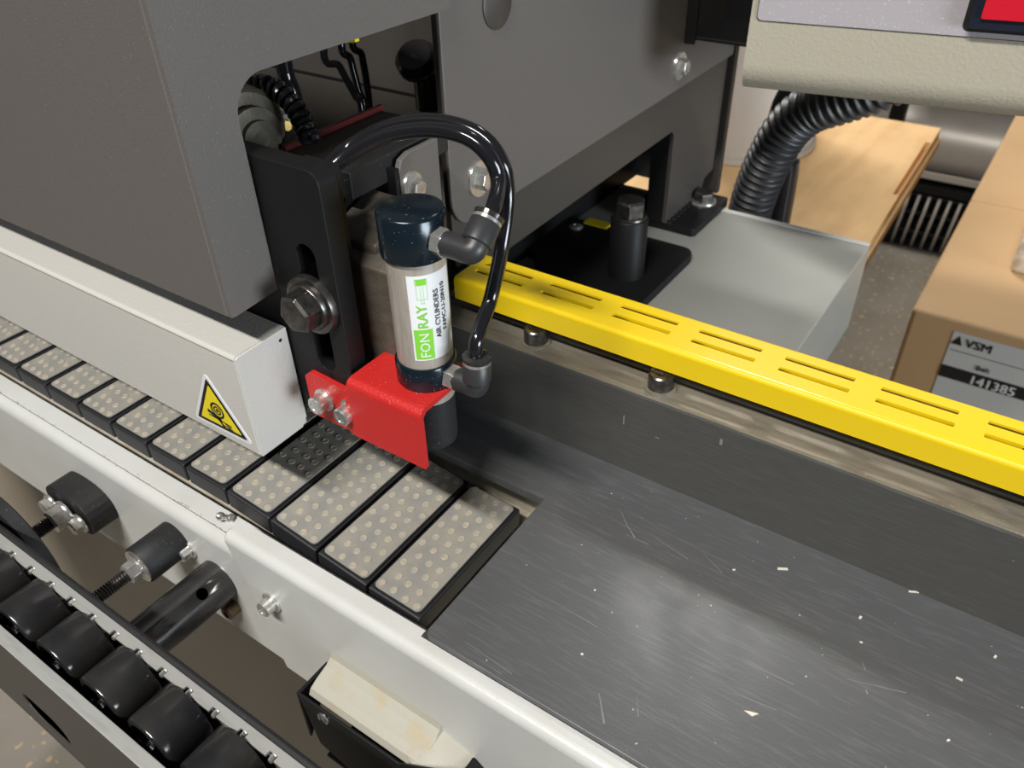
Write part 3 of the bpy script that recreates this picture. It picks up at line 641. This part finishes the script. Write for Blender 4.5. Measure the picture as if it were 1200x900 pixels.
# ------------------------------------------------------------------ control panel, arm and corrugated hose
A = PX(873, 100, z=-172); B = PX(1200, 135, z=-172); ux = (B-A).normalized(); uy = Vector((-ux.y, ux.x, 0)); uz = Vector((0, 0, 1))
def PP(s, d, z): return A+ux*s+uy*d+uz*z
cp = thing('control_panel', 'beige control panel box with a grey keypad and red switch', 'control panel', PP(150, 40, 0))
prof = [(3.5+0, 3)]; pr = []
R0 = 20
for k in range(13): a = math.radians(270-90*k/12); pr.append((R0+R0*math.cos(a), R0+R0*math.sin(a)-6))
pr += [(2, 150), (94, 150), (94, -6)]
def pprism(poly, s0, s1): 
    n = len(poly); vs = [PP(s0, d, z) for d, z in poly]+[PP(s1, d, z) for d, z in poly]
    return MB().add(vs, [tuple(range(n)), tuple(range(2*n-1, n-1, -1))]+[(i, (i+1) % n, (i+1) % n+n, i+n) for i in range(n)], True)
pprism(pr, -3, 330).build('panel_body', 'beige_panel', cp, bevel=0)
def faceplane(s0, s1, z0, z1, d0_, d1_, r=0, nm='', m='', par=None, bev=0):
    poly = rrect(s0, s1, z0, z1, r, 4) if r else [(s0, z0), (s1, z0), (s1, z1), (s0, z1)]
    n = len(poly); vs = [PP(s, d0_, z) for s, z in poly]+[PP(s, d1_, z) for s, z in poly]
    tri = tessellate_polygon([[Vector((p[0], p[1], 0)) for p in poly]])
    return MB().add(vs, [tuple(t) for t in tri]+[tuple(i+n for i in t) for t in tri]+[(i, (i+1) % n, (i+1) % n+n, i+n) for i in range(n)]).build(nm, m, par or cp, bevel=bev)
def onp(u, v):      # pixel to panel face coordinates
    a, b = (u-600)/FPX, (v-450)/FPX; d = Vector([a*ROT[0][i]+b*ROT[1][i]+ROT[2][i] for i in range(3)])
    k = A.dot(uy)/d.dot(uy); p = d*k; return (p-A).dot(ux), p.z-A.z
s0, z0 = onp(887, 24); s1, z1 = onp(1200, 47)
MB_k = faceplane(s0, 320, (z0+z1)/2, 142, -.6, 2.2, 3, 'keypad_film', 'keypad')
faceplane(s0-.5, 320.5, (z0+z1)/2-.5, 142.5, -.2, 2.2, 3, 'keypad_outline', 'ink')
s2, z2 = onp(1130, 33)
faceplane(s2-1.5, s2+46, z2-1.5, z2+46, -.8, 1, 4, 'switch_outline', 'ink')
sw = faceplane(s2+1.2, s2+44, z2+1.5, z2+44, -7, 1, 2, 'switch_frame', 'blue_black', bev=1)
s3, z3 = onp(1149, 18)
faceplane(s3, s3+30, z3, z3+26, -9, -3, 1, 'red_rocker', 'red_plastic', sw, .8)
arm = thing('panel_arm', 'black box arm carrying the control panel from the column', 'arm', (-230, 650, -150))
a0 = PX(806, 46, x=XC+2)
P1 = Vector((XC, a0.y, a0.z))
MB().box(XC-2, -150, P1.y, P1.y+62, P1.z, P1.z+3).build('arm_floor', 'black_paint', arm, bevel=.8)
MB().box(XC-2, -150, P1.y+59, P1.y+62, P1.z, P1.z+95).build('arm_wall', 'black_paint', arm, bevel=.8)
MB().box(XC-2, XC+8, P1.y, P1.y+62, P1.z, P1.z+140).build('arm_backing', 'charcoal_dark', arm, bevel=.8)
MB().box(XC, XC+9, P1.y-3, P1.y, P1.z-3, P1.z+140).build('arm_collar', 'black_paint', arm, bevel=1)

hp = [PX(1085, 70, y=748), PX(1035, 98, y=746), PX(985, 116, y=748), PX(950, 128, y=752), PX(922, 152, y=756), PX(902, 186, y=760), PX(888, 218, y=764), PX(878, 250, y=768)]
hp.append(hp[-1]+Vector((-6, 4, -60))); hp.append(hp[-1]+Vector((-6, 4, -200)))
path = smooth_path(hp, 40); L = 0; pts = []; last = None
dense = []
for i in range(len(path)-1):
    n = max(1, int((path[i+1]-path[i]).length/1.2))
    for k in range(n): dense.append(path[i].lerp(path[i+1], k/n))
arcl = 0; rad = []
for i, p in enumerate(dense):
    if i: arcl += (dense[i]-dense[i-1]).length
    rad.append(20.5+2.0*math.cos(2*math.pi*arcl/7.6))
ch = MB().sweep(dense, rad, 22).build('corrugated_hose', 'fitting'); tag(ch, 'thick black corrugated hose curving down from the control panel', 'hose')
bt = [PX(938, 100, y=900), PX(918, 140, y=900), PX(912, 200, y=900), PX(908, 262, y=900)]
o = MB().sweep(smooth_path([bt[0]+Vector((40, 0, 60))]+bt+[Vector((bt[-1].x, bt[-1].y, -1200))], 8), 17, 18).build('black_pipe', 'hose'); tag(o, 'smooth black pipe standing behind the corrugated hose', 'pipe')

# ------------------------------------------------------------------ background goods
cb = thing('cardboard_box', 'long brown cardboard box with a white part-number label', 'box', (120, 1600, -1200))
MB().box(-87, 520, 1086, 2150, -1200, -600).build('carton', 'cardboard', cb, bevel=6, seg=3)
MB().box(-86, 519, 1500, 1560, -600.2, -599.4).build('tape', 'cardboard', cb)
LY = 1085.6
def lab(x0, x1, z0, z1, y, nm, m, par): return MB().box(x0, x1, y-.4, y, z0, z1).build(nm, m, par)
pl = lab(-29, 125, -735, -616, LY, 'paper_label', 'label_grey', cb)
zl = lambda v: PX(1150, v, y=LY).z
lab(-29, 125, zl(454.5), zl(439.5), LY-.4, 'black_band', 'ink', pl)
lab(-26, 125, zl(419.5), zl(418.8), LY-.4, 'rule_line', 'ink', pl)
lf = lambda X0, Z0: (lambda x, y, k=0: Vector((X0+x, LY-1.2-.15*k, Z0+y)))
xa = PX(1130, 404, y=LY).x
text_mb('VSM', 18, lf(xa, zl(411.5)), 0, fat=1.0).build('lettering', 'ink', pl)
MB().prism([(xa-16, zl(411.5)), (xa-2.5, zl(411.5)), (xa-8, zl(411.5)+13.5)], 1, LY-1.2, LY-.4).build('triangle_logo', 'ink', pl)
text_mb('Belt', 11, lf(PX(1143, 432, y=LY).x, zl(435)), 0, fat=.25).build('lettering', 'ink', pl)
text_mb('141385', 19.5, lf(PX(1133, 447, y=LY).x, zl(453)), 0, fat=1.4).build('lettering', 'label', pl)
wp = thing('wrapped_parcel', 'bubble-wrapped brown parcel lying on the cardboard box', 'parcel', (160, 1600, -600))
MB().box(6, 420, 1262, 2050, -600, -545).build('parcel_body', 'plastic_wrap', wp, bevel=9, seg=3)

ply = thing('plywood_stack', 'stack of pale plywood sheets with a groove beyond the bed', 'plywood', (-400, 1500, -700))
g0, g1 = PX(1088, 167, z=-600), PX(1050, 228, z=-600)
nn = (g1-g0).normalized(); nx = Vector((-nn.y, nn.x, 0))*5
groove = [(p.x, p.y) for p in (g0-nx, g1-nx, g1+nx, g0+nx)]
MB().prism([(-900, 1180), (-187, 1180), (-201.5, 1838), (-900, 1838)], 2, -618, -600, [groove]).build('plywood_sheet', 'plywood', ply)
MB().prism([(-900, 1180), (-182, 1180), (-196, 1838), (-900, 1838)], 2, -640, -619).build('plywood_sheet', 'plywood', ply, bevel=.6)
for x in (-890, -700, -520): MB().box(x, x+90, 1200, 1820, -1200, -640).build('trestle', 'dark_wood', ply)

dr_ = thing('metal_drum', 'dull galvanised drum standing on the plywood behind the column', 'drum', (-560, 1560, -600))
MB().lathe([(150, 0), (154, 3), (154, 12), (148, 16), (148, 520), (.01, 521)], (-537, 1573, -600), (0, 0, 1), 48).build('drum_body', 'galv', dr_)

rk = thing('storage_rack', 'dark steel rack holding a metal duct in the background', 'rack', (100, 2500, -1200))
for x in (-420, 900):
    for y in (2520, 3000): MB().box(x, x+40, y, y+40, -1200, -300).build('rack_post', 'black_paint', rk)
for z in (-640, -995): MB().box(-420, 940, 2520, 3040, z-20, z).build('rack_shelf', 'black_paint', rk)
MB().box(-420, 940, 2512, 2520, -968, -950).build('front_bar', 'galv', rk)
MB().box(-420, 940, 3034, 3040, -1200, -300).build('rack_back', 'black_paint', rk)
du = MB().lathe([(98, 0), (100, 2), (100, 1300), (96, 1302)], (-400, 2640, -895), (1, 0, 0), 40).build('metal_duct', 'galv'); tag(du, 'round galvanised duct lying on the background rack', 'duct')
vp_ = MB().sweep([(-45, 2480, -1200), (-45, 2480, -300)], 13, 14).build('grey_conduit', 'tan_paint'); tag(vp_, 'thin grey upright pipe in front of the background rack', 'pipe')
bk_ = thing('wire_basket', 'dark wire mesh basket standing on the floor under the rack', 'basket', (-150, 2650, -1200))
MB().box(-380, 250, 2540, 2800, -1200, -1192).build('basket_base', 'black_paint', bk_)
for k in range(22): MB().sweep([(-378+28.5*k, 2540, -1195), (-366+28.5*k, 2535, -1030)], 5, 6).build('mesh_wire', 'galv', bk_)
for z in (-1150, -1090, -1035): MB().box(-382, 252, 2536, 2541, z, z+8).build('mesh_rail', 'black_paint', bk_)
MB().box(-382, 252, 2790, 2800, -1200, -1030).build('basket_back', 'black_paint', bk_)
